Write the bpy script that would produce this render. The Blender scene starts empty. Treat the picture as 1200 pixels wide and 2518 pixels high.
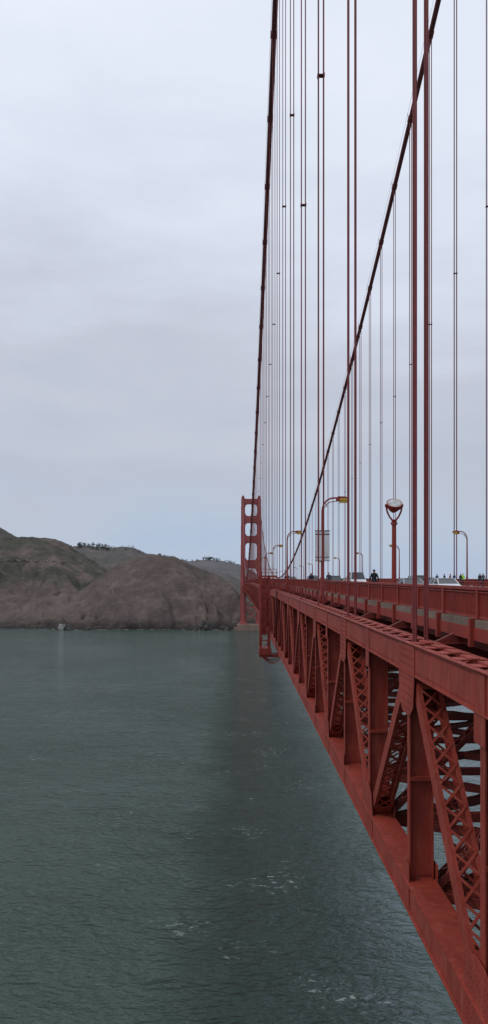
import bpy, math, random
from mathutils import Vector, noise, Matrix
random.seed(7)
scene=bpy.context.scene
F=1850.0; VX=589.0; HY=1438.0; CZ=77.0
SP=15.24
ZOOM=None
def PX(px,Y): return (px-VX)*Y/F
def PZ(py,Y): return CZ+(HY-py)*Y/F
def zc(y):
    s=.012
    if y<0: return s*y
    if y>1280: return -s*(y-1280)
    return s*y-s/1280.0*y*y
# ---------------------------------------------------------------- materials
def lin(c):
    return tuple(((v/255)/12.92 if v/255<=.04045 else ((v/255+.055)/1.055)**2.4) for v in c)+(1,)
def newmat(name):
    m=bpy.data.materials.new(name); m.use_nodes=True
    nt=m.node_tree; b=nt.nodes['Principled BSDF']
    return m,nt,b
def mat(name,col,rough=.6,var=.15,scale=2.0,bump=0.0,metal=0,stain=None,stain_amt=.0,spec=.3):
    m,nt,b=newmat(name); N=nt.nodes; L=nt.links
    b.inputs['Roughness'].default_value=rough; b.inputs['Metallic'].default_value=metal
    b.inputs['Specular IOR Level'].default_value=spec
    tc=N.new('ShaderNodeTexCoord')
    n=N.new('ShaderNodeTexNoise'); n.inputs['Scale'].default_value=scale; n.inputs['Detail'].default_value=6
    L.new(tc.outputs['Object'],n.inputs['Vector'])
    r=N.new('ShaderNodeValToRGB')
    r.color_ramp.elements[0].position=.3; r.color_ramp.elements[1].position=.7
    r.color_ramp.elements[0].color=tuple(v*(1-var) for v in col[:3])+(1,)
    r.color_ramp.elements[1].color=tuple(min(1,v*(1+var)) for v in col[:3])+(1,)
    L.new(n.outputs['Fac'],r.inputs['Fac'])
    out=r.outputs['Color']
    if stain:
        mp=N.new('ShaderNodeMapping'); mp.inputs['Scale'].default_value=(2.5,2.5,.5)
        L.new(tc.outputs['Object'],mp.inputs['Vector'])
        n2=N.new('ShaderNodeTexNoise'); n2.inputs['Scale'].default_value=1.6; n2.inputs['Detail'].default_value=9; n2.inputs['Roughness'].default_value=.7
        L.new(mp.outputs['Vector'],n2.inputs['Vector'])
        r2=N.new('ShaderNodeValToRGB'); r2.color_ramp.elements[0].position=.5; r2.color_ramp.elements[1].position=.72
        r2.color_ramp.elements[1].color=(stain_amt,)*3+(1,)
        L.new(n2.outputs['Fac'],r2.inputs['Fac'])
        mx=N.new('ShaderNodeMixRGB'); L.new(r2.outputs['Color'],mx.inputs['Fac']); L.new(out,mx.inputs['Color1']); mx.inputs['Color2'].default_value=stain
        out=mx.outputs['Color']
    L.new(out,b.inputs['Base Color'])
    if bump:
        n3=N.new('ShaderNodeTexNoise'); n3.inputs['Scale'].default_value=scale*8; n3.inputs['Detail'].default_value=4
        L.new(tc.outputs['Object'],n3.inputs['Vector'])
        bp=N.new('ShaderNodeBump'); bp.inputs['Strength'].default_value=bump; bp.inputs['Distance'].default_value=.02
        L.new(n3.outputs['Fac'],bp.inputs['Height']); L.new(bp.outputs['Normal'],b.inputs['Normal'])
    return m
RED=(.255,.037,.024,1)
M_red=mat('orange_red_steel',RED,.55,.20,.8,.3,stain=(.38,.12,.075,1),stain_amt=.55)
M_red2=mat('shaded_weathered_red_steel',(.15,.023,.017,1),.6,.2,1.2,.3,stain=(.07,.02,.016,1),stain_amt=.6)  # same steel darkened to paint in shade under the deck; stains are weathering
M_rail=mat('railing_red_paint',(.235,.033,.023,1),.5,.15,1.5)
M_rope=mat('suspender_rope_paint',(.18,.034,.036,1),.6,.15,3,.2)
M_cable=mat('main_cable_paint',(.19,.052,.055,1),.65,.2,.5,.2)
M_tower=mat('hazy_tower_red_paint',(.36,.095,.092,1),.65,.10,.06,stain=(.45,.18,.16,1),stain_amt=.4)  # aerial haze baked into the colour: paler than the near steel
M_conc=mat('concrete',(.17,.13,.10,1),.85,.25,.5,.3,stain=(.08,.06,.05,1),stain_amt=.7)
M_pier=mat('pier_concrete',(.27,.19,.15,1),.85,.2,.1,.3,stain=(.11,.08,.07,1),stain_amt=.7)
M_asph=mat('asphalt',(.055,.055,.058,1),.9,.15,1,.2)
M_line=mat('road_paint',(.75,.74,.7,1),.7,.08,3)
M_yellow=mat('yellow_lens',(.55,.36,.05,1),.35,.1,4)
M_dark=mat('dark_metal',(.03,.028,.03,1),.5,.1,4)
M_white=mat('white_panel',(.60,.62,.64,1),.5,.05,3,stain=(.36,.32,.30,1),stain_amt=.6)
M_glass=mat('dark_glass',(.03,.035,.04,1),.08,.05,1,spec=.7)
M_lens=mat('lamp_glass',(.36,.38,.37,1),.06,.35,4,spec=.9)
M_tyre=mat('tyre_rubber',(.02,.02,.02,1),.8,.1,5)
# ---------------------------------------------------------------- mesh builder
class MB:
    def __init__(s): s.v=[]; s.f=[]; s.m=[]; s.mi=0
    def add(s,vs,fs):
        o=len(s.v); s.v+= [tuple(v) for v in vs]
        for f in fs: s.f.append(tuple(i+o for i in f)); s.m.append(s.mi)
    def box(s,x0,x1,y0,y1,z0,z1):
        s.add([(x0,y0,z0),(x1,y0,z0),(x1,y1,z0),(x0,y1,z0),(x0,y0,z1),(x1,y0,z1),(x1,y1,z1),(x0,y1,z1)],
              [(0,3,2,1),(4,5,6,7),(0,1,5,4),(1,2,6,5),(2,3,7,6),(3,0,4,7)])
    def beam(s,p0,p1,w,h,ref=(1,0,0),w1=None,h1=None):
        p0=Vector(p0);p1=Vector(p1);d=(p1-p0).normalized();r=Vector(ref);a=r-d*r.dot(d)
        if a.length<1e-4: a=Vector((0,1,0))-d*d.y
        a.normalize(); b=d.cross(a)
        w1=w if w1 is None else w1; h1=h if h1 is None else h1
        vs=[]
        for p,ww,hh in((p0,w,h),(p1,w1,h1)):
            for i,j in((-1,-1),(1,-1),(1,1),(-1,1)): vs.append(p+a*(i*ww/2)+b*(j*hh/2))
        s.add(vs,[(0,3,2,1),(4,5,6,7),(0,1,5,4),(1,2,6,5),(2,3,7,6),(3,0,4,7)])
    def cyl(s,p0,p1,r0,r1=None,n=10,caps=True):
        r1=r0 if r1 is None else r1
        p0=Vector(p0);p1=Vector(p1);d=(p1-p0).normalized()
        a=Vector((1,0,0)) if abs(d.x)<.9 else Vector((0,1,0)); a=(a-d*a.dot(d)).normalized(); b=d.cross(a)
        vs=[]
        for p,r in((p0,r0),(p1,r1)):
            for i in range(n):
                t=2*math.pi*i/n; vs.append(p+(a*math.cos(t)+b*math.sin(t))*r)
        fs=[(i,(i+1)%n,n+(i+1)%n,n+i) for i in range(n)]
        if caps: fs+=[tuple(range(n-1,-1,-1)),tuple(range(n,2*n))]
        s.add(vs,fs)
    def tube(s,pts,r,n=8):
        for i in range(len(pts)-1): s.cyl(pts[i],pts[i+1],r if not isinstance(r,list) else r[i],r if not isinstance(r,list) else r[i+1],n)
    def prism_x(s,poly,x0,x1):   # poly in (y,z)
        n=len(poly); vs=[(x0,a,b) for a,b in poly]+[(x1,a,b) for a,b in poly]
        s.add(vs,[tuple(range(n-1,-1,-1)),tuple(range(n,2*n))]+[(i,(i+1)%n,n+(i+1)%n,n+i) for i in range(n)])
    def prism_y(s,poly,y0,y1):   # poly in (x,z)
        n=len(poly); vs=[(a,y0,b) for a,b in poly]+[(a,y1,b) for a,b in poly]
        s.add(vs,[tuple(range(n)),tuple(range(2*n-1,n-1,-1))]+[(i,n+i,n+(i+1)%n,(i+1)%n) for i in range(n)])
    def obj(s,name,mats,parent=None,warp=False,loc=None,smooth=False):
        v=s.v
        if warp: v=[(a,b,c+CZ+zc(b)) for a,b,c in v]
        me=bpy.data.meshes.new(name); me.from_pydata(v,[],s.f); me.validate()
        if not isinstance(mats,(list,tuple)): mats=[mats]
        for m in mats: me.materials.append(m)
        if len(mats)>1 and len(me.polygons)==len(s.m): me.polygons.foreach_set('material_index',s.m)
        if smooth: me.polygons.foreach_set('use_smooth',[True]*len(me.polygons))
        me.update()
        o=bpy.data.objects.new(name,me); scene.collection.objects.link(o)
        if parent: o.parent=parent
        if loc: o.location=loc
        return o
def empty(name,loc=(0,0,0)):
    e=bpy.data.objects.new(name,None); scene.collection.objects.link(e); e.location=loc; return e
bridge=empty('suspension_bridge')
XW=6.0; XE=33.4; XC=(XW+XE)/2; HWD=.42
T0=24.95; NK=83
ZT=-2.2; ZTB=-3.15; ZB=-10.95; ZBT=-10.05
# ---------------------------------------------------------------- trusses
def laced(mb,p0,p1,xc,depth=.5,detail=2):
    p0=Vector((xc,)+p0);p1=Vector((xc,)+p1);d=(p1-p0);Ln=d.length;d.normalize()
    X=Vector((1,0,0));nr=d.cross(X)
    for sx in(-1,1):
        mb.beam(p0+X*sx*HWD*.88,p1+X*sx*HWD*.88,.035,depth)
        if detail>=2:
            for sn in(-1,1):
                mb.beam(p0+X*sx*(HWD*.88-.07)+nr*sn*(depth/2-.02),p1+X*sx*(HWD*.88-.07)+nr*sn*(depth/2-.02),.10,.025)
    if detail==0: return
    w=HWD*.88-.06
    for sn in(-1,1):
        off=nr*sn*(depth/2+.005)
        for a,b in((.0,1.5),(Ln-1.5,Ln)):
            mb.beam(p0+d*a+off,p0+d*b+off,2*w+.1,.02)
        n=max(4,int((Ln-3)/.62))
        for i in range(n):
            t0=1.5+(Ln-3)*i/n;t1=1.5+(Ln-3)*(i+1)/n
            mb.beam(p0+d*t0+off-X*w,p0+d*t1+off+X*w,.075,.016,ref=tuple(X))
            if detail>=2: mb.beam(p0+d*t0+off*1.03+X*w,p0+d*t1+off*1.03-X*w,.075,.016,ref=tuple(X))
def truss(xc,name,near,outs):
    mb=MB()
    for k in range(-2,NK*1+24):
        yt=T0+SP*k
        if yt>1600: break
        det=2 if (yt<260 and near) else (1 if yt<420 else 0)
        for y0,y1 in((yt-SP/2,yt),(yt,yt+SP/2)):
            for zt,zb in((ZT,ZTB),(ZBT,ZB)):
                if det>=2 or (near==False and yt<260):
                    top=(zt==ZT)
                    for sx in(-1,1):
                        mb.box(xc+sx*HWD-.03,xc+sx*HWD+.03,y0,y1,zb,zt)
                        mb.box(xc+sx*(HWD+.03 if sx*outs>0 else HWD-.03)-.09,xc+sx*(HWD+.03 if sx*outs>0 else HWD-.03)+.09,y0,y1,zt,zt+.03)
                        mb.box(xc+sx*HWD-.10,xc+sx*HWD+.10,y0,y1,zb-.03,zb)
                    if top:
                        mb.box(xc-HWD+.03,xc+HWD-.03,y0,y1,zb+.05,zb+.08)
                        nb=5
                        for i in range(nb):
                            ya=y0+(y1-y0)*(i+.5)/nb
                            mb.box(xc-HWD-.02,xc+HWD+.02,ya-.30,ya+.30,zt+.032,zt+.05)
                            mb.box(xc-.12,xc+.12,ya-.5,ya+.5,zt+.052,zt+.10)
                        for i in range(9):
                            ya=y0+(y1-y0)*i/9; yb=y0+(y1-y0)*(i+1)/9
                            mb.beam((xc-.33,ya,zt+.01),(xc+.33,yb,zt+.01),.07,.015)
                    else:
                        mb.box(xc-HWD-.02,xc+HWD+.02,y0,y1,zt+.032,zt+.05)
                        mb.box(xc-HWD+.05,xc+HWD-.05,y0,y1,zb-.02,zb+.01)
                else:
                    mb.box(xc-HWD,xc+HWD,y0,y1,zb,zt)
        zt=(ZT+ZTB)/2; zb=(ZB+ZBT)/2
        laced(mb,(yt,zt),(yt+SP/2,zb),xc,.5,det)
        laced(mb,(yt,zt),(yt-SP/2,zb),xc,.5,det)
        for yv in(yt,yt+SP/2):
            mb.box(xc-HWD+.06,xc+HWD-.06,yv-.012,yv+.012,ZBT,ZTB)
            for sx in(-1,1):
                mb.box(xc+sx*(HWD-.04)-.02,xc+sx*(HWD-.04)+.02,yv-.17,yv+.17,ZBT,ZTB)
            if det:
                mb.box(xc-HWD+.03,xc+HWD-.03,yv-.20,yv-.012,-6.75,-6.62)
                mb.box(xc-HWD+.06,xc+HWD-.06,yv-.035,yv-.012,-9.9,-9.1)
        for sx in(-1,1):
            x0=xc+sx*(HWD+.035); x1=xc+sx*(HWD+.06)
            a,b=min(x0,x1),max(x0,x1)
            g=[(yt-1.15,ZT-.05),(yt+1.15,ZT-.05),(yt+1.15,ZTB-.1),(yt+.95,-4.25),(yt+.5,-4.55),(yt-.5,-4.55),(yt-.95,-4.25),(yt-1.15,ZTB-.1)]
            mb.prism_x(g,a,b)
            yb=yt+SP/2
            g=[(yb-1.25,ZB+.05),(yb+1.25,ZB+.05),(yb+1.25,ZBT+.15),(yb+.95,-9.15),(yb+.35,-8.9),(yb-.35,-8.9),(yb-.95,-9.15),(yb-1.25,ZBT+.15)]
            mb.prism_x(g,a,b)
            mb.box(a,b,yb-.4,yb+.4,ZTB-.75,ZT-.05)
            mb.box(a,b,yt-.4,yt+.4,ZB+.05,ZBT+.6)
    if near:
        def riv(x,y,z,s=.022): mb.box(x-.014,x,y-s,y+s,z-s,z+s)
        xf=xc-HWD-.03; xg=xc-HWD-.06
        y=14.
        while y<56:
            for z in(ZT-.10,ZTB+.10,ZBT-.10,ZB+.10): riv(xf,y,z)
            y+=.16
        for k in range(-1,3):
            yt=T0+SP*k
            for i in range(-5,6):
                for j in range(9):
                    z=ZT-.22-j*.24
                    if abs(i)*.19<1.05-(.0 if z>-3.3 else (-3.3-z)*.35): riv(xg,yt+i*.19,z)
            for i in range(-5,6):
                for j in range(8):
                    z=ZB+.2+j*.24
                    if abs(i)*.2<1.1-(.0 if z<-10 else (z+10)*.55): riv(xg,yt+SP/2+i*.2,z)
    return mb.obj(name,M_red,bridge,warp=True)
truss(XW,'west_stiffening_truss',True,-1)
truss(XE,'east_stiffening_truss',False,1)
# ---------------------------------------------------------------- floor system
mb=MB()
yv=T0-SP*2
while yv<1600:
    near=yv<330
    mb.box(XW+HWD,XE-HWD,yv-.02,yv+.02,-4.0,-2.25)
    mb.box(XW+HWD,XE-HWD,yv-.2,yv+.2,-2.25,-2.2); mb.box(XW+HWD,XE-HWD,yv-.2,yv+.2,-4.04,-4.0)
    mb.box(XW+HWD,XE-HWD,yv-.2,yv+.2,-10.6,-10.25)
    for a,b in((XW+.4,XC-7),(XC,XC-7),(XC,XC+7),(XE-.4,XC+7)):
        if near:
            for s in(-.28,.28):
                mb.beam((a,yv+s,-10.3),(b,yv+s,-4.1),.22,.05,ref=(1,0,0))
            n=14
            for i in range(n):
                t0=i/n;t1=(i+1)/n
                for s in(1,-1):
                    for o in(-.1,.1):
                        mb.beam((a+(b-a)*t0+o,yv-.28*s,-10.3+6.2*t0),(a+(b-a)*t1+o,yv+.28*s,-10.3+6.2*t1),.07,.02,ref=(0,1,0))
        else: mb.beam((a,yv,-10.3),(b,yv,-4.1),.3,.4)
    for a,b in((XW+.4,XC),(XE-.4,XC)):
        if near:
            for (ya,yb) in((yv,yv+SP/2),(yv+SP/2,yv)):
                for s in(-.2,.2):
                    mb.beam((a,ya+s,-10.5),(b,yb+s,-10.5),.12,.3,ref=(0,1,0))
                for i in range(16):
                    t0=i/16;t1=(i+1)/16;sg=1 if i%2 else -1
                    mb.beam((a+(b-a)*t0,ya+(yb-ya)*t0-.2*sg,-10.33),(a+(b-a)*t1,ya+(yb-ya)*t1+.2*sg,-10.33),.07,.02,ref=(0,0,1))
        else: mb.beam((a,yv,-10.5),(b,yv+SP/2,-10.5),.3,.3)
    for sx,xr in((1,XW),(-1,XE)):
        x0=xr+sx*HWD
        mb.prism_y([(x0,-2.2),(x0+sx*4.6,-2.2),(x0+sx*4.6,-1.85),(x0+sx*.75,-1.85)],yv-.12,yv+.12)
    for xs in [XW+1.25+.15]+[11+i*2.16 for i in range(9)]+[XE-1.4]:
        mb.box(xs-.02,xs+.02,yv,yv+SP/2,-2.2,-1.87); mb.box(xs-.12,xs+.12,yv,yv+SP/2,-2.2,-2.17)
    yv+=SP/2
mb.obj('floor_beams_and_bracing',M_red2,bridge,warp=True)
mb=MB(); mw=MB(); ml=MB(); mf=MB()
y=-6.
while y<1600:
    y1=y+SP/2
    mb.box(10.6,28.8,y,y1,-1.85,-1.6)
    for a,b in((7.12,10.6),(28.8,32.28)):
        mw.box(a,b,y,y1,-1.56,-1.33)
    mf.box(7.08,7.22,y,y1,-1.95,-1.56); mf.box(32.18,32.32,y,y1,-1.95,-1.56)
    for xl in(13.6,16.6,22.6,25.7): ml.box(xl-.06,xl+.06,y,y+3.,-1.596,-1.592)
    y=y1
mb.obj('road',M_asph,bridge,warp=True); mw.obj('sidewalk',M_conc,bridge,warp=True)
ml.obj('lane_markings',M_line,bridge,warp=True); mf.obj('sidewalk_edge_beam',M_rail,bridge,warp=True)
def railing(xr,name,sx):
    mb=MB()
    y=-4.+.2
    while y<1600:
        p=3.81
        mb.box(xr-.09,xr+.09,y,y+p,-.43,-.33)
        if y<200: mb.box(xr-.06,xr+.06,y,y+p,-.52,-.48)
        mb.box(xr-.05,xr+.05,y,y+p,-1.30,-1.22)
        mb.box(xr-.10,xr+.10,y-.10,y+.10,-1.33,-.36)
        mb.box(xr-.26*sx-.07,xr-.26*sx+.07,y-.10,y+.10,-2.15,-1.30)
        mb.box(min(xr,xr-.3*sx),max(xr,xr-.3*sx),y-.08,y+.08,-1.36,-1.30)
        if y<420:
            n=26 if y<330 else 13
            for i in range(1,n):
                yy=y+p*i/n
                mb.box(xr-.03,xr+.03,yy-.022,yy+.022,-1.22,-.43)
        else:
            for i in range(4):
                yy=y+p*(i+.5)/4; mb.box(xr-.02,xr+.02,yy-.3,yy+.3,-1.22,-.43)
        y+=p
    mb.obj(name,M_rail,bridge,warp=True)
railing(7.3,'west_railing',1); railing(32.1,'east_railing',-1)
mb=MB()
for xr in(10.5,28.9):
    y=-4.
    while y<900:
        mb.box(xr-.05,xr+.05,y,y+3.81,-.72,-.60); mb.box(xr-.04,xr+.04,y,y+3.81,-1.03,-.95)
        mb.box(xr-.06,xr+.06,y-.06,y+.06,-1.33,-.60)
        y+=3.81
mb.obj('road_guard_rails',M_rail,bridge,warp=True)
# ---------------------------------------------------------------- cables + suspenders
def cable_z(y):
    if y<=1280: return 83.+143.*((y-640)/640.)**2
    return 226.-(y-1280)/345.*150+ -22*math.sin(math.pi*min(1,(y-1280)/345.))
mc=MB(); mr_=MB(); mk=MB()
for xc in(XW,XE):
    ys=[T0+SP*i for i in range(-3,84)]
    ys=[y for y in ys if y<1278]+[1280]+[1280+345*i/12 for i in range(1,13)]
    for i in range(len(ys)-1):
        a=Vector((xc,ys[i],cable_z(ys[i])));b=Vector((xc,ys[i+1],cable_z(ys[i+1])))
        for s in range(2):
            ya=a.y+(b.y-a.y)*s/2; yb=a.y+(b.y-a.y)*(s+1)/2
            mc.cyl((xc,ya,cable_z(ya)),(xc,yb,cable_z(yb)),.46,n=12,caps=False)
        d=(b-a).normalized()
        if ys[i]<1270:
            mc.cyl(a-d*.55,a+d*.55,.57,n=12)
            for sx in(-.55,.55):
                mc.beam(a+Vector((sx,0,.3)),a+Vector((sx,0,1.25)),.05,.05)
                mc.cyl(a+Vector((sx,0,1.25)),b+Vector((sx,0,1.25)),.02,n=4,caps=False)
    for i in range(-3,84):
        y=T0+SP*i
        if y>1270: break
        zt=cable_z(y)-.3; zb=CZ+zc(y)+ZT
        if zt<zb+1: continue
        r=.043 if y<200 else .05
        for dx in(-.19,.19):
            for dy in(-.15,.15):
                mr_.cyl((xc+dx,y+dy,zb-.3),(xc+dx,y+dy,zt),r,n=8 if y<100 else 5,caps=False)
        h=zt-CZ
        for fr in ((.30,.63) if y<75 else (.475,)):
            if h<12: continue
            z=CZ+h*fr
            mk.box(xc-.27,xc+.27,y-.20,y+.20,z-.03,z+.03)
            for dx in(-.24,.24): mk.box(xc+dx-.03,xc+dx+.03,y-.20,y+.20,z-.11,z+.11)
mc.obj('main_cables',M_cable,bridge,smooth=False); mr_.obj('suspender_ropes',M_rope,bridge,smooth=True); mk.obj('rope_spacers',M_rope,bridge)
# ---------------------------------------------------------------- tower
mb=MB(); YT=1280
secs=[(14,72,4.4,8.0),(72,104,3.9,7.0),(104,148,3.6,6.2),(148,181,3.3,5.5),(181,214,3.0,4.9),(214,225,2.8,4.4)]
for xc in(XW,XE):
    for z0,z1,hx,hy in secs:
        mb.box(xc-hx,xc+hx,YT-hy*.72,YT+hy*.72,z0,z1)
        mb.box(xc-hx*.62,xc+hx*.62,YT-hy,YT+hy,z0,z1-2.2)
        mb.box(xc-hx*.3,xc+hx*.3,YT-hy-.5,YT+hy+.5,z0,z1-4)
        mb.box(xc-hx-.4,xc+hx+.4,YT-hy*.45,YT+hy*.45,z0,z1-3)
    mb.box(xc-2.2,xc+2.2,YT-5,YT+5,225,227.2); mb.box(xc-1.2,xc+1.2,YT-3,YT+3,227.2,228.6)
    mb.cyl((xc,YT,228.6),(xc,YT,231.5),.35,.15,8)
    mb.box(xc-6,xc+6,YT-11,YT+11,9,14)
def strut(z0,z1,hx,hy,ht,hb):
    a=XW+hx;b=XE-hx
    mb.prism_y([(a,z0-hb),(a+1.2,z0-hb),(a+1.8,z0-hb*.4),(a+4.5,z0),(b-4.5,z0),(b-1.8,z0-hb*.4),(b-1.2,z0-hb),(b,z0-hb),(b,z1+ht),(b-1.2,z1+ht),(b-1.8,z1+ht*.4),(b-4.5,z1),(a+4.5,z1),(a+1.8,z1+ht*.4),(a+1.2,z1+ht),(a,z1+ht)],YT-hy*.6,YT+hy*.6)
    n=9
    for i in range(n):
        x=a+(b-a)*(i+.5)/n; mb.box(x-.7,x+.7,YT-hy*.6-.5,YT-hy*.6,z0+1,z1-1)
strut(214,223,2.8,4.4,.3,4.5); strut(182,194,3.0,4.9,4,4.5); strut(148,160,3.3,5.5,4,4.5); strut(105,119,3.6,6,4,5); strut(60,68,4.2,7,1,3)
for z0,z1 in((16,38),(40,60)):
    for s in(-5,5):
        mb.beam((XW+3,YT+s,z0),(XE-3,YT+s,z1),1.6,1.8,ref=(0,1,0)); mb.beam((XE-3,YT+s,z0),(XW+3,YT+s,z1),1.6,1.8,ref=(0,1,0))
    mb.box(XW+3,XE-3,YT-6,YT+6,z1-1,z1+1.5)
mb.obj('north_tower',M_tower,bridge)
mb=MB(); mb.box(-4,43,YT-20,YT+20,-3,9); mb.box(-3,42,YT-18,YT+18,9,10.2); mb.box(-9,48,YT-12,YT+12,-3,4)
mb.obj('tower_pier',M_pier,bridge)
# ---------------------------------------------------------------- maintenance traveler
mb=MB(); y0,y1=111.,114.5
for x in(3.15,4.4):
    for y in(y0,y1): mb.box(x-.16,x+.16,y-.16,y+.16,-11.2,.1)
mb.box(3.05,4.05,y0-.05,y0+.05,-8.6,-.2)
mb.box(3.02,3.1,y0,y1,-8.6,-1.2)
for i in range(7):
    z=-11+i*1.6
    mb.box(3.0,4.55,y0-.22,y0-.17,z-.08,z+.08)
    mb.beam((4.4,y0,z),(4.4,y1,z+1.6),.1,.1); mb.beam((3.15,y0-.2,z),(4.4,y0-.2,z+1.6),.08,.08)
mb.box(2.9,5.6,y0-.2,y1+.2,-.1,.15); mb.box(4.3,6.5,y0,y0+.3,-1.9,-1.5); mb.box(4.3,6.5,y1-.3,y1,-1.9,-1.5)
for x in (3.,4.2,5.4): mb.beam((x,y0-.2,.15),(x,y0-.2,1.1),.06,.06)
mb.box(2.9,5.5,y0-.23,y0-.17,1.05,1.12); mb.box(2.9,5.5,y0-.23,y0-.17,.6,.66)
mb.box(2.9,36.2,y0-.1,y0+.1,-11.9,-11.6); mb.box(2.9,36.2,y1-.1,y1+.1,-11.9,-11.6); mb.box(2.9,36.2,y0,y1,-11.65,-11.55)
mb.box(2.9,4.7,y0-.3,y1+.3,-11.55,-10.6)
for k in range(5):
    y=y0-1.5+k*1.6
    pts=[(3.2+3.2*t,y,-11.6-1.1*math.sin(math.pi*t)) for t in [i/8 for i in range(9)]]
    mb.tube(pts,.05,5)
mb.obj('maintenance_traveler',M_rail,bridge,warp=True)
# ---------------------------------------------------------------- street lamps
def lamp_mesh(sx):
    mb=MB()
    H=8.65
    mb.box(-.2,.2,-.2,.2,0,.5); mb.cyl((0,0,.5),(0,0,1.9),.17,.14,8); mb.cyl((0,0,1.9),(0,0,2.0),.18,.18,8)
    mb.cyl((0,0,2.0),(0,0,H-1.1),.125,.085,8)
    pts=[(0,0,H-1.15)]+[(sx*(.95-.95*math.cos(t)),0,H-1.15+1.05*math.sin(t)) for t in [math.pi/2*i/8 for i in range(1,9)]]+[(sx*1.25,0,H-.1)]
    mb.tube(pts,.07,8)
    pts=[(sx*.04,0,H-1.75)]+[(sx*(.04+.85-.85*math.cos(t)),0,H-1.45+1.05*math.sin(t)) for t in [math.pi/2*i/6 for i in range(1,7)]]+[(sx*1.2,0,H-.38)]
    mb.tube(pts,.035,6)
    mb.beam((sx*.25,0,H-.55),(sx*.45,0,H-.85),.05,.05,ref=(0,1,0))
    a,b=sx*1.15,sx*2.05
    n=[(a,H-.12),(a+sx*.15,H+.02),(b-sx*.1,H+.0),(b,H-.12),(b,H-.32),(a,H-.38)]
    if sx<0: n=n[::-1]
    mb.prism_y(n,-.2,.2)
    mb.mi=1
    lo,hi=min(a,b),max(a,b)
    mb.box(lo+.25,hi-.03,-.17,.17,H-.50,H-.36) 
    mb.box(hi-.62 if sx>0 else lo+.02,hi-.02 if sx>0 else lo+.62,-.205,-.2,H-.32,H-.16)
    return mb
mW=None;mE=None
for i in range(14):
    y=62+45.72*i
    for sx,x in((1,6.82),(-1,32.58)):
        base=CZ+zc(y)-2.1
        me_=mW if sx>0 else mE
        if me_ is None:
            o=lamp_mesh(sx).obj('street_lamp',[M_rail,M_yellow],loc=(x,y,base))
            if sx>0: mW=o.data
            else: mE=o.data
        else:
            o=bpy.data.objects.new('street_lamp',me_); scene.collection.objects.link(o); o.location=(x,y,base)
mb=MB()
for i in range(14):
    y=62+45.72*i
    mb.box(6.6,7.12,y-.25,y+.25,-2.2,-2.08); mb.box(32.28,32.8,y-.25,y+.25,-2.2,-2.08)
mb.obj('lamp_brackets',M_red2,bridge,warp=True)
# banner sign
mb=MB(); bx=6.82; by=62.
mb.mi=0; mb.box(-.58,.58,-.17,-.145,0,2.45)
mb.mi=1
for z in(-.04,2.45): mb.box(-.62,.62,-.2,-.12,z,z+.05)
mb.box(-.58,.58,-.176,-.172,2.12,2.2); mb.box(-.58,.58,-.176,-.172,.26,.32)
mb.mi=2; mb.box(-.06,.06,-.21,-.11,-.1,2.6)
mb.obj('banner_sign',[M_white,M_dark,M_rail],loc=(bx,by,CZ+1.98))
# searchlight
mb=MB(); y=45.;x=PX(969,y); zg=CZ+zc(y)-1.33; zl=PZ(1243,y)-zg
mb.box(-.28,.28,-.28,.28,0,.12); mb.cyl((0,0,.12),(0,0,.5),.24,.18,12); mb.cyl((0,0,.5),(0,0,zl-.95),.15,.13,12)
mb.cyl((0,0,zl-1.15),(0,0,zl-1.0),.2,.2,12); mb.cyl((0,0,zl-1.0),(0,0,zl-.85),.13,.19,12)
for s in(-1,1):
    mb.tube([(s*.08,0,zl-.9),(s*.27,0,zl-.68),(s*.42,0,zl-.35),(s*.48,0,zl)],.055,8)
    mb.cyl((s*.42,0,zl),(s*.54,0,zl),.09,n=10)
ax=Vector((0,-.62,.78)).normalized(); c=Vector((0,0,zl))
mb.cyl(c-ax*.12,c+ax*.14,.42,.45,24); mb.cyl(c-ax*.32,c-ax*.12,.26,.41,24); mb.cyl(c-ax*.45,c-ax*.32,.12,.25,16)
mb.cyl(c+ax*.14,c+ax*.18,.47,.47,24)
mb.mi=1
mb.cyl(c+ax*.18,c+ax*.22,.42,.35,24); mb.cyl(c+ax*.22,c+ax*.24,.35,.15,24)
mb.obj('searchlight',[M_rail,M_lens],loc=(x,y,zg))
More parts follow.
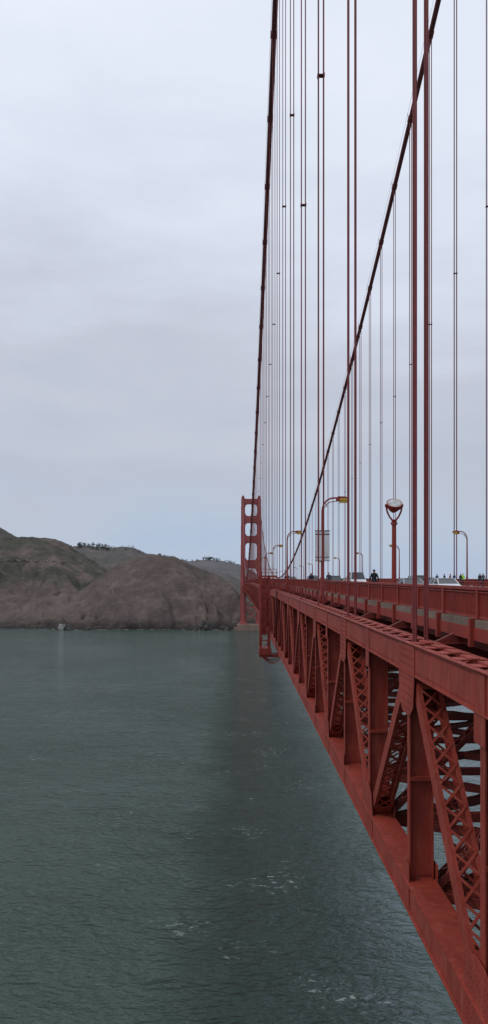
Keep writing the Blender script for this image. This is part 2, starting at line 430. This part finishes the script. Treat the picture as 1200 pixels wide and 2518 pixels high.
# ---------------------------------------------------------------- vehicles
def car(name,x,y,head,col,kind='sedan'):
    e=empty(name,(x,y,CZ+zc(y)-1.592))
    if head<0: e.rotation_euler=(0,0,math.pi)
    mp=mat(name+'_paint',col+(1,),.25,.03,1,spec=.6)
    L,W=2.3,.9
    if kind=='sedan': belt,rf,yr,yf,tr,tf=.96,1.44,-1.75,1.15,-1.05,.3
    elif kind=='suv': belt,rf,yr,yf,tr,tf=1.05,1.72,-2.2,1.15,-1.9,.45
    else: belt,rf,yr,yf,tr,tf=1.2,2.15,-2.45,1.75,-2.4,1.0; 
    if kind=='van': L=2.6;W=.98
    b=MB()
    b.prism_x([(-L+.05,.32),(-L,.6),(-L+.05,belt-.08),(-L+.25,belt),(yf,belt),(L-.45,belt-.16),(L-.05,belt-.32),(L,.5),(L-.1,.3)],-W,W)
    o=b.obj('body',mp,e); bv=o.modifiers.new('b','BEVEL'); bv.width=.07; bv.segments=2
    g=MB(); wb,wt=W-.06,W-.22
    g.add([(-wb,yr,belt-.02),(wb,yr,belt-.02),(wb,yf,belt-.02),(-wb,yf,belt-.02),(-wt,tr,rf-.05),(wt,tr,rf-.05),(wt,tf,rf-.05),(-wt,tf,rf-.05)],
          [(0,3,2,1),(4,5,6,7),(0,1,5,4),(1,2,6,5),(2,3,7,6),(3,0,4,7)])
    g.obj('windows',M_glass,e)
    r=MB(); r.box(-wt-.02,wt+.02,tr-.04,tf+.04,rf-.06,rf)
    for sx in(-1,1):
        r.beam((sx*wb,yr,belt),(sx*(wt+.01),tr,rf-.05),.09,.09); r.beam((sx*wb,yf,belt),(sx*(wt+.01),tf,rf-.05),.07,.07)
        m=(yr+yf)/2-.1; r.beam((sx*(wb+.01),m,belt),(sx*(wt+.02),m,rf-.05),.05,.09)
    o=r.obj('roof',mp,e); bv=o.modifiers.new('b','BEVEL'); bv.width=.03; bv.segments=2
    w=MB()
    for sx in(-1,1):
        for yy in(-1.4,1.42):
            w.mi=0; w.cyl((sx*(W-.2),yy,.33),(sx*(W+.01),yy,.33),.33,n=20)
            w.mi=1; w.cyl((sx*(W+.01),yy,.33),(sx*(W+.02),yy,.33),.2,n=12)
    w.obj('wheels',[M_tyre,mat(name+'_hub',(.4,.4,.42,1),.3)],e)
    l=MB()
    for sx in(-1,1):
        l.mi=0; l.box(sx*(W-.25)-.16,sx*(W-.25)+.16,L-.08,L+.01,.62,.74)
        l.mi=1; l.box(sx*(W-.2)-.14,sx*(W-.2)+.14,-L-.012,-L+.05,.68,.86)
        l.mi=2; l.box(sx*(W+.08)-.09,sx*(W+.08)+.09,yf-.4,yf-.25,belt,belt+.14)
    l.mi=2; l.box(-.5,.5,L-.03,L+.012,.4,.55)
    l.obj('lights_and_mirrors',[M_lens,mat(name+'_tail',(.35,.01,.01,1),.3),M_dark],e)
wht=(.6,.62,.64)
car('white_car',17.2,63,-1,wht)
car('silver_car',14.6,64,-1,(.32,.34,.36))
car('dark_suv',14.2,112,-1,(.02,.025,.035),'suv')
car('white_van',15.2,98,-1,(.55,.57,.6),'van')
car('silver_suv',20.6,88,1,(.42,.44,.47),'suv')
car('blue_car',24.2,97,1,(.03,.06,.16))
car('white_hatchback',12.2,125,-1,(.5,.52,.54),'suv')
car('grey_car',14.9,150,-1,(.12,.125,.13)); car('white_suv',12.1,172,-1,wht,'suv')
car('red_car',20.9,140,1,(.25,.02,.02)); car('tan_car',24.2,170,1,(.3,.27,.22)); car('black_car',14.9,205,-1,(.02,.02,.02))
car('light_van',21.0,215,1,(.55,.56,.58),'van')
# ---------------------------------------------------------------- people
skin_m=mat('skin',(.36,.2,.14,1),.6,.05,5); hair_m=mat('hair',(.02,.015,.012,1),.7,.1,5)
shoe_m=mat('shoes',(.03,.03,.03,1),.6)
def person(name,x,y,zrel,rot,top,bot,stride=.12,pack=False,S=1.0):
    V=[];E=[];R=[]
    def a(p,r,par=None):
        V.append(p);R.append(r)
        if par is not None:E.append((par,len(V)-1))
        return len(V)-1
    pel=a((0,0,.95),(.155,.115)); wa=a((0,0,1.08),(.145,.10),pel); ch=a((0,.01,1.28),(.185,.12),wa); up=a((0,0,1.42),(.15,.10),ch)
    nk=a((0,.0,1.50),(.058,.06),up); h0=a((0,.02,1.57),(.07,.08),nk); h1=a((0,.02,1.65),(.078,.095),h0); h2=a((0,.01,1.73),(.05,.06),h1)
    for s in(-1,1):
        st=stride*s
        hip=a((s*.10,0,.88),(.095,.10),pel); kn=a((s*.11,st*.6+.03,.49),(.062,.065),hip); an=a((s*.115,st,.09),(.042,.045),kn)
        a((s*.125,st+.15,.04),(.045,.035),an)
        sh=a((s*.17,0,1.41),(.07,.07),up); el=a((s*.245,-st*.5-.03,1.13),(.047,.047),sh); wr=a((s*.25,-st+.08,.89),(.03,.034),el)
        pm=a((s*.25,-st+.10,.82),(.026,.042),wr)
        for j in range(4):
            f1=a((s*.25,-st+.075+j*.022,.76),(.010,.010),pm); a((s*.24,-st+.08+j*.022,.73-(.006 if j in(1,2) else 0)),(.008,.008),f1)
        a((s*.235,-st+.145,.79),(.011,.011),pm)
    me=bpy.data.meshes.new(name); me.from_pydata(V,E,[]); o=bpy.data.objects.new('tmp',me); scene.collection.objects.link(o)
    sm=o.modifiers.new('s','SKIN'); 
    for i,r in enumerate(R): me.skin_vertices[0].data[i].radius=r
    me.skin_vertices[0].data[0].use_root=True
    sb=o.modifiers.new('u','SUBSURF'); sb.levels=2; sb.render_levels=2
    dg=bpy.context.evaluated_depsgraph_get(); em=bpy.data.meshes.new_from_object(o.evaluated_get(dg))
    bpy.data.objects.remove(o)
    em.materials.clear()
    tm=mat(name+'_top',top+(1,),.8,.1,6); bm_=mat(name+'_trousers',bot+(1,),.8,.1,6)
    for m in(skin_m,hair_m,tm,bm_,shoe_m): em.materials.append(m)
    for p in em.polygons:
        c=p.center; p.use_smooth=True
        if c.z>1.5:
            p.material_index=1 if (c.z>1.70 or (c.y<.03 and c.z>1.57)) else 0
        elif abs(c.x)>.19 and c.z<.90: p.material_index=0
        elif c.z>.93: p.material_index=2
        elif c.z>.09: p.material_index=3
        else: p.material_index=4
    ob=bpy.data.objects.new(name,em); scene.collection.objects.link(ob)
    z=CZ+zc(y)+zrel
    ob.location=(x,y,z); ob.rotation_euler=(0,0,rot); ob.scale=(S,S,S)
    mb=MB(); 
    mb.cyl((0,.10,1.63),(0,.135,1.615),.012,.018,6)
    for s in(-1,1):
        mb.box(s*.082-.008,s*.082+.008,.0,.03,1.615,1.665)
    mb.obj('nose_and_ears',skin_m,ob)
    mb=MB()
    for s in(-1,1): mb.box(s*.03-.012,s*.03+.012,.10,.112,1.655,1.667)
    mb.box(-.022,.022,.10,.112,1.583,1.59)
    mb.obj('eyes_and_mouth',hair_m,ob)
    return ob
person('pedestrian',PX(920,49),49,-1.33,.15,(.012,.018,.025),(.02,.022,.03),.16,S=1.03)
person('road_worker',PX(1138,101),101,-1.33,2.9,(.42,.75,.04),(.02,.02,.03),.1)
people=[(1058,103,(.02,.03,.1)),(1050,105,(.3,.05,.05)),(1042,108,(.05,.05,.05)),(1115,100,(.04,.04,.05)),(1188,94,(.1,.1,.12)),(1180,95,(.03,.03,.04)),(985,118,(.08,.02,.02)),(703,90,(.02,.02,.03)),(1012,112,(.1,.1,.12))]
for px,Y,c in people:
    x=PX(px,Y)
    if x>20: x=max(29.4,min(31.6,x))
    else: x=8.6
    person('pedestrian',x,Y,-1.33,random.uniform(-3,3),c,(.03,.03,.05),.1)
for Y in(75,96,130,150): person('pedestrian',8.2+random.random()*1.6,Y,-1.33,random.choice([0,3.1]),(.05,.05,random.uniform(.05,.15)),(.03,.03,.04),.15)
# ---------------------------------------------------------------- terrain
def interp(tab,x):
    if x<=tab[0][0]: return tab[0][1]
    for (a,b),(c,d) in zip(tab,tab[1:]):
        if x<=c:
            t=(x-a)/(c-a); t=t*t*(3-2*t)*.35+t*.65
            return b+(d-b)*t
    return tab[-1][1]
LAY=[
 ([(-50,1620),(20,1575),(60,1545),(100,1522),(150,1484),(200,1452),(240,1422),(290,1386),(330,1369),(375,1364),(430,1368),(450,1380),(480,1393),(530,1412),(560,1430),(585,1458),(610,1485),(680,1500),(1300,1510)],1470,1289,.80),
 ([(-900,1250),(-200,1275),(-20,1322),(40,1319),(130,1322),(160,1335),(200,1360),(225,1376),(250,1390),(290,1425),(340,1470),(430,1540)],1800,1310,.9),
 ([(-900,1180),(-300,1215),(-100,1262),(0,1296),(40,1318),(90,1345),(150,1380),(300,1450),(450,1510)],2100,1400,1.),
 ([(-100,1370),(80,1355),(165,1346),(200,1340),(265,1346),(320,1344),(360,1359),(400,1368),(470,1388),(560,1410),(620,1445)],2450,1600,1.),
 ([(300,1400),(380,1378),(430,1373),(470,1378),(500,1375),(545,1378),(585,1385),(620,1402),(660,1436),(1300,1450)],3100,2000,1.),
]
def shore(px):
    return 12*noise.noise(Vector((px/45.,3.3,0)))+6*noise.noise(Vector((px/14.,1.3,0)))
def terr(px,Y):
    x=PX(px,Y); best=-6.
    for li,(tab,Yr,Yf,pw) in enumerate(LAY):
        zr=CZ+(HY-interp(tab,px))*Yr/F
        Yr2=Yr+ (25*noise.noise(Vector((px/90.,li*7.1,0))) )
        yf=Yf+(shore(px) if li<2 else 0)
        if li==0 and px<60: yf+= (60-px)*.5
        if Y<yf: h=-6
        elif Y<=Yr2:
            t=(Y-yf)/(Yr2-yf); h=zr*t**pw
            if zr>0:
                w=math.sin(math.pi*min(1,t))**.6*(1-.75*t)*1.35
                wx=x+22*noise.noise(Vector((x/60.,Y/60.,4.)))
                rv=noise.fractal(Vector((wx/95.+Y/210.,Y/260.,li*3.)),.85,2.1,6)
                rv2=noise.ridged_multi_fractal(Vector((wx/80.+Y/120.,Y/190.-x/260.,li*5.)),.8,2.2,6,1.,2.) if li<3 else 1.1
                h+=w*(rv*20-(rv2-1.1)*(17. if li==0 else 15.))
        else:
            h=zr-(Y-Yr2)*.22
        h+=3.0*noise.fractal(Vector((x/22.,Y/22.,li*3.)),.8,2.1,4) if h>2 else 0
        best=max(best,h)
    return best
cols=[-700+i*3.0 for i in range(0,560)]
rows=[]; Y=1262.
while Y<3900:
    rows.append(Y); Y+= 3.0 if Y<1500 else (6 if Y<1850 else (14 if Y<2500 else 40))
tv=[];tf=[]
for Y in rows:
    for px in cols: tv.append((PX(px,Y),Y,terr(px,Y)))
nc=len(cols)
for j in range(len(rows)-1):
    for i in range(nc-1):
        q=(j*nc+i,j*nc+i+1,(j+1)*nc+i+1,(j+1)*nc+i)
        if max(tv[k][2] for k in q)>-5: tf.append(q)
me=bpy.data.meshes.new('hills'); me.from_pydata(tv,[],tf); me.polygons.foreach_set('use_smooth',[True]*len(me.polygons))
hills=bpy.data.objects.new('hills',me); scene.collection.objects.link(hills)
m,nt,b=newmat('headland_ground'); N=nt.nodes;L=nt.links
b.inputs['Roughness'].default_value=.95; b.inputs['Specular IOR Level'].default_value=.1
geo=N.new('ShaderNodeNewGeometry'); sep=N.new('ShaderNodeSeparateXYZ'); L.new(geo.outputs['Position'],sep.inputs[0])
def noi(scale,det=8,rough=.6,vec=None):
    n=N.new('ShaderNodeTexNoise'); n.inputs['Scale'].default_value=scale; n.inputs['Detail'].default_value=det; n.inputs['Roughness'].default_value=rough
    L.new(vec or geo.outputs['Position'],n.inputs['Vector']); return n.outputs['Fac']
def ramp(f,p0,p1,c0=(0,0,0,1),c1=(1,1,1,1)):
    r=N.new('ShaderNodeValToRGB'); r.color_ramp.elements[0].position=p0; r.color_ramp.elements[1].position=p1
    r.color_ramp.elements[0].color=c0; r.color_ramp.elements[1].color=c1; L.new(f,r.inputs['Fac']); return r.outputs['Color']
def mix(f,a,c):
    x=N.new('ShaderNodeMixRGB')
    for s,v in(('Fac',f),('Color1',a),('Color2',c)):
        if isinstance(v,(tuple,float)): x.inputs[s].default_value=v
        else: L.new(v,x.inputs[s])
    return x.outputs['Color']
def mr(v,a,c):
    x=N.new('ShaderNodeMapRange'); x.inputs[1].default_value=a; x.inputs[2].default_value=c; L.new(v,x.inputs[0]); return x.outputs[0]
def ma(a,k,c=None):
    x=N.new('ShaderNodeMath'); x.operation='MULTIPLY_ADD'; L.new(a,x.inputs[0])
    if isinstance(k,(int,float)): x.inputs[1].default_value=k
    else: L.new(k,x.inputs[1])
    if c is None: x.inputs[2].default_value=0
    elif isinstance(c,(int,float)): x.inputs[2].default_value=c
    else: L.new(c,x.inputs[2])
    return x.outputs[0]
brown=ramp(noi(.02,10,.7),.35,.68,(.100,.075,.071,1),(.185,.145,.133,1))
scrub=ramp(noi(.05,8,.75),.35,.65,(.033,.043,.033,1),(.085,.087,.066,1))
gfac=ramp(noi(.012,7,.7),.38,.54)
leftf=mr(sep.outputs['Y'],1440.,1560.)
col=mix(ma(gfac,ma(leftf,.65,.22)),brown,scrub)
col=mix(ma(ramp(noi(.09,9,.8),.56,.70),.35),col,(.26,.21,.18,1))
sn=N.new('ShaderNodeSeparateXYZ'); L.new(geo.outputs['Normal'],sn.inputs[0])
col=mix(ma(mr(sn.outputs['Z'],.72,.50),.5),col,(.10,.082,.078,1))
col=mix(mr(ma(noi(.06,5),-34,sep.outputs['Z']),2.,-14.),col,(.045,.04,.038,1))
col=mix(ma(mr(sep.outputs['Y'],1850.,3000.),.75),col,(.15,.148,.16,1))  # haze painted into the ground colour: hills go paler and bluer with distance
L.new(col,b.inputs['Base Color'])
bp=N.new('ShaderNodeBump'); bp.inputs['Strength'].default_value=1.; bp.inputs['Distance'].default_value=9.
L.new(noi(.05,10,.7),bp.inputs['Height']); L.new(bp.outputs['Normal'],b.inputs['Normal'])
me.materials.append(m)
mb=MB(); prev=None
for px in range(-60,246,5):
    Yq=None; Y=1500.
    while Y<1800:
        if HY-(terr(px,Y)-CZ)*F/Y<=1381+(px-100)*.015: Yq=Y;break
        Y+=6
    if Yq:
        p=(PX(px,Yq),Yq-3,terr(px,Yq)-1)
        if prev and abs(prev[1]-p[1])<60 and random.random()<.8: mb.beam(prev,p,2.,1.6,ref=(0,1,0))
        prev=p
    else: prev=None
if mb.v: mb.obj('coastal_road',mat('road_cut',(.17,.145,.13,1),.9,.3,.05))
def rock(px,Y,w,h,matl,name='sea_rock'):
    mb=MB(); n=16;mm=9; vs=[];fs=[]
    for j in range(mm+1):
        ph=j/mm*math.pi/2
        for i in range(n):
            t=2*math.pi*i/n; q=Vector((math.cos(t)*math.cos(ph),math.sin(t)*math.cos(ph),math.sin(ph)))
            k=1+.35*noise.fractal(q*1.9+Vector((px,0,0)),1,2,4); vs.append((q.x*w*k,q.y*w*k,q.z*h*k-1))
    for j in range(mm):
        for i in range(n): fs.append((j*n+i,j*n+(i+1)%n,(j+1)*n+(i+1)%n,(j+1)*n+i))
    mb.add(vs,fs); mb.obj(name,matl,loc=(PX(px,Y),Y,0))
M_rock=mat('wet_rock',(.05,.045,.042,1),.8,.4,.1,.5); M_guano=mat('guano_rock',(.28,.28,.265,1),.9,.3,.12,.5,stain=(.06,.055,.05,1),stain_amt=.95)
rock(152,1276,7,12,M_guano); rock(142,1274,5,6,M_rock); rock(166,1278,10,9,M_rock); rock(494,1277,7,11,M_guano); rock(505,1279,12,16,M_rock); rock(480,1276,9,9,M_rock); rock(552,1275,12,8,M_rock); rock(215,1278,8,7,M_rock)
m,nt,b=newmat('surf_foam'); N=nt.nodes;L=nt.links
b.inputs['Base Color'].default_value=(.6,.63,.63,1); b.inputs['Roughness'].default_value=.8
geo=N.new('ShaderNodeNewGeometry'); L.new(ramp(noi(.11,6,.7),.46,.58),b.inputs['Alpha'])
vs=[];fs=[];n=0
for px in range(-300,585,3):
    Y=1262.
    while Y<1420 and terr(px,Y)<.3: Y+=1.5
    wd=3+5*abs(noise.noise(Vector((px/20.,9,0))))
    vs+=[(PX(px,Y-wd),Y-wd,.12),(PX(px,Y+3),Y+3,.12)]
    if n: fs.append((2*n-2,2*n,2*n+1,2*n-1))
    n+=1
mb=MB(); mb.add(vs,fs); mb.obj('surf_line',m)
M_tree=mat('distant_foliage',(.075,.085,.085,1),.95,.4,.15)
mb=MB()
def clump(x,y,z,r):
    for k in range(16):
        d=Vector((random.gauss(0,1),random.gauss(0,1),random.gauss(0,.9))).normalized()*r*random.uniform(.35,1.)
        c=Vector((x,y,z+r))+Vector((d.x,d.y,d.z)); s=r*random.uniform(.3,.55)
        q=[c+Vector((random.uniform(-1,1),random.uniform(-1,1),random.uniform(-1,1))).normalized()*s for _ in range(4)]
        mb.add(q,[(0,1,2),(0,2,3),(0,3,1),(1,3,2)])
    mb.beam((x,y,z-r),(x,y,z+r),r*.15,r*.15)
def trees(a,bb,cnt,Yr,sz):
    for i in range(cnt):
        px=random.uniform(a,bb); Y=Yr+random.uniform(-60,15)
        clump(PX(px,Y),Y,terr(px,Y)+1,random.uniform(.6,1.3)*sz)
trees(185,268,46,2440,4.6); trees(170,360,50,2430,2.8); trees(388,452,26,2450,4.6); trees(500,535,16,3080,6.); trees(455,590,24,3080,4.)
mb.obj('tree_line',M_tree)
# ---------------------------------------------------------------- water
mb=MB(); mb.add([(-16000,-6000,0),(16000,-6000,0),(16000,20000,0),(-16000,20000,0)],[(0,1,2,3)])
m,nt,b=newmat('sea_water'); N=nt.nodes;L=nt.links
geo=N.new('ShaderNodeNewGeometry'); sep=N.new('ShaderNodeSeparateXYZ'); L.new(geo.outputs['Position'],sep.inputs[0])
mpn=N.new('ShaderNodeMapping'); mpn.inputs['Scale'].default_value=(.8,1.35,1); mpn.inputs['Rotation'].default_value=(0,0,.5); L.new(geo.outputs['Position'],mpn.inputs['Vector'])
V_=mpn.outputs['Vector']
# streak along the bridge: steeper chop, and its dark reflection painted into the colour
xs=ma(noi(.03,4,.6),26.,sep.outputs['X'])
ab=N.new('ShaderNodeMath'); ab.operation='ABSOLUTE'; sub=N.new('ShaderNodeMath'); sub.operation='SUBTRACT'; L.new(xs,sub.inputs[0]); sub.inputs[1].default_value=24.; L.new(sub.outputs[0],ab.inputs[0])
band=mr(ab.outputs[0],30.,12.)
n1=noi(.06,2,.5,V_); n2=noi(.24,3,.5,V_); n3=noi(.85,4,.6,V_)
def crest(n):
    x=N.new('ShaderNodeMath'); x.operation='MULTIPLY_ADD'; L.new(n,x.inputs[0]); x.inputs[1].default_value=2.; x.inputs[2].default_value=-1.
    y=N.new('ShaderNodeMath'); y.operation='ABSOLUTE'; L.new(x.outputs[0],y.inputs[0])
    return ma(y.outputs[0],-1.,1.)
h=ma(crest(n3),.34,ma(crest(n2),1.7,ma(n1,3.2)))
patch=ma(noi(.008,4,.6),1.5,.15)
amp=ma(band,1.7,patch)
bp=N.new('ShaderNodeBump'); bp.inputs['Strength'].default_value=1; bp.inputs['Distance'].default_value=1.
L.new(ma(h,amp),bp.inputs['Height']); L.new(bp.outputs['Normal'],b.inputs['Normal'])
b.inputs['Roughness'].default_value=.08; b.inputs['IOR'].default_value=1.333; b.inputs['Specular IOR Level'].default_value=.5
wc=ramp(noi(.006,4,.5),.35,.65,(.033,.062,.049,1),(.045,.078,.062,1))
wc=mix(ma(band,.6),wc,(.024,.044,.034,1))  # bridge reflection painted in as darker water
f1=ramp(ma(band,.08,noi(.04,3,.5)),.63,.72); f2=ramp(noi(.45,8,.75,V_),.55,.64)
wc=mix(ma(f1,f2),wc,(.42,.47,.45,1))
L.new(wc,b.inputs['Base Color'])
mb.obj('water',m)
# ---------------------------------------------------------------- world, sun
w=bpy.data.worlds.new('World'); scene.world=w; w.use_nodes=True; nt=w.node_tree; N=nt.nodes; L=nt.links; N.clear()
EL,AZ=math.radians(52),math.radians(250)
out=N.new('ShaderNodeOutputWorld'); sky=N.new('ShaderNodeTexSky'); sky.sky_type='NISHITA'; sky.sun_disc=False; sky.sun_elevation=EL; sky.sun_rotation=AZ
b1=N.new('ShaderNodeBackground'); b1.inputs['Strength'].default_value=.08; L.new(sky.outputs[0],b1.inputs[0])
tc=N.new('ShaderNodeTexCoord'); sp=N.new('ShaderNodeSeparateXYZ'); L.new(tc.outputs['Generated'],sp.inputs[0])
mp=N.new('ShaderNodeMapping'); mp.inputs['Scale'].default_value=(1.3,1.3,4.5); mp.inputs['Rotation'].default_value=(0,.12,0); L.new(tc.outputs['Generated'],mp.inputs['Vector'])
nn=N.new('ShaderNodeTexNoise'); nn.inputs['Scale'].default_value=2.0; nn.inputs['Detail'].default_value=7; nn.inputs['Roughness'].default_value=.55; L.new(mp.outputs[0],nn.inputs['Vector'])
ad=N.new('ShaderNodeMath'); ad.operation='MULTIPLY_ADD'; L.new(nn.outputs['Fac'],ad.inputs[0]); ad.inputs[1].default_value=.50
sb=N.new('ShaderNodeMath'); sb.operation='SUBTRACT'; L.new(sp.outputs['Z'],sb.inputs[0]); sb.inputs[1].default_value=.23; L.new(sb.outputs[0],ad.inputs[2])
r=N.new('ShaderNodeValToRGB'); L.new(ad.outputs[0],r.inputs['Fac']); e=r.color_ramp.elements
e[0].position=0.; e[0].color=lin((169,185,208)); e[1].position=.66; e[1].color=lin((229,234,246))
for p,c in((.08,(177,189,207)),(.17,(182,188,202)),(.28,(191,196,209)),(.42,(210,216,230)),(.54,(222,228,241))):
    q=e.new(p); q.color=lin(c)
b2=N.new('ShaderNodeBackground'); b2.inputs['Strength'].default_value=1.12; L.new(r.outputs[0],b2.inputs[0])
ms=N.new('ShaderNodeMixShader'); ms.inputs[0].default_value=.93; L.new(b1.outputs[0],ms.inputs[1]); L.new(b2.outputs[0],ms.inputs[2]); L.new(ms.outputs[0],out.inputs[0])
sd=bpy.data.lights.new('sun','SUN'); sd.energy=.9; sd.angle=math.radians(15); sd.color=(1,.96,.9)
so=bpy.data.objects.new('sun',sd); scene.collection.objects.link(so)
dirv=Vector((math.sin(AZ)*math.cos(EL),math.cos(AZ)*math.cos(EL),math.sin(EL)))
so.rotation_euler=dirv.to_track_quat('Z','Y').to_euler()
# ---------------------------------------------------------------- camera
cd=bpy.data.cameras.new('camera'); cam=bpy.data.objects.new('camera',cd); scene.collection.objects.link(cam)
cam.location=(0,0,CZ); cam.rotation_euler=(math.radians(90),0,0)
cd.sensor_fit='HORIZONTAL'; cd.sensor_width=36
zx,zy,zf=ZOOM if ZOOM else (600,1259,1.0)
cd.lens=36*F/1200*zf
cd.shift_x=(zx-VX)/1200*zf; cd.shift_y=(HY-zy)/1200*zf
cd.clip_start=.1; cd.clip_end=60000
scene.camera=cam
scene.view_settings.view_transform='Standard'; scene.view_settings.look='None'; scene.view_settings.exposure=0
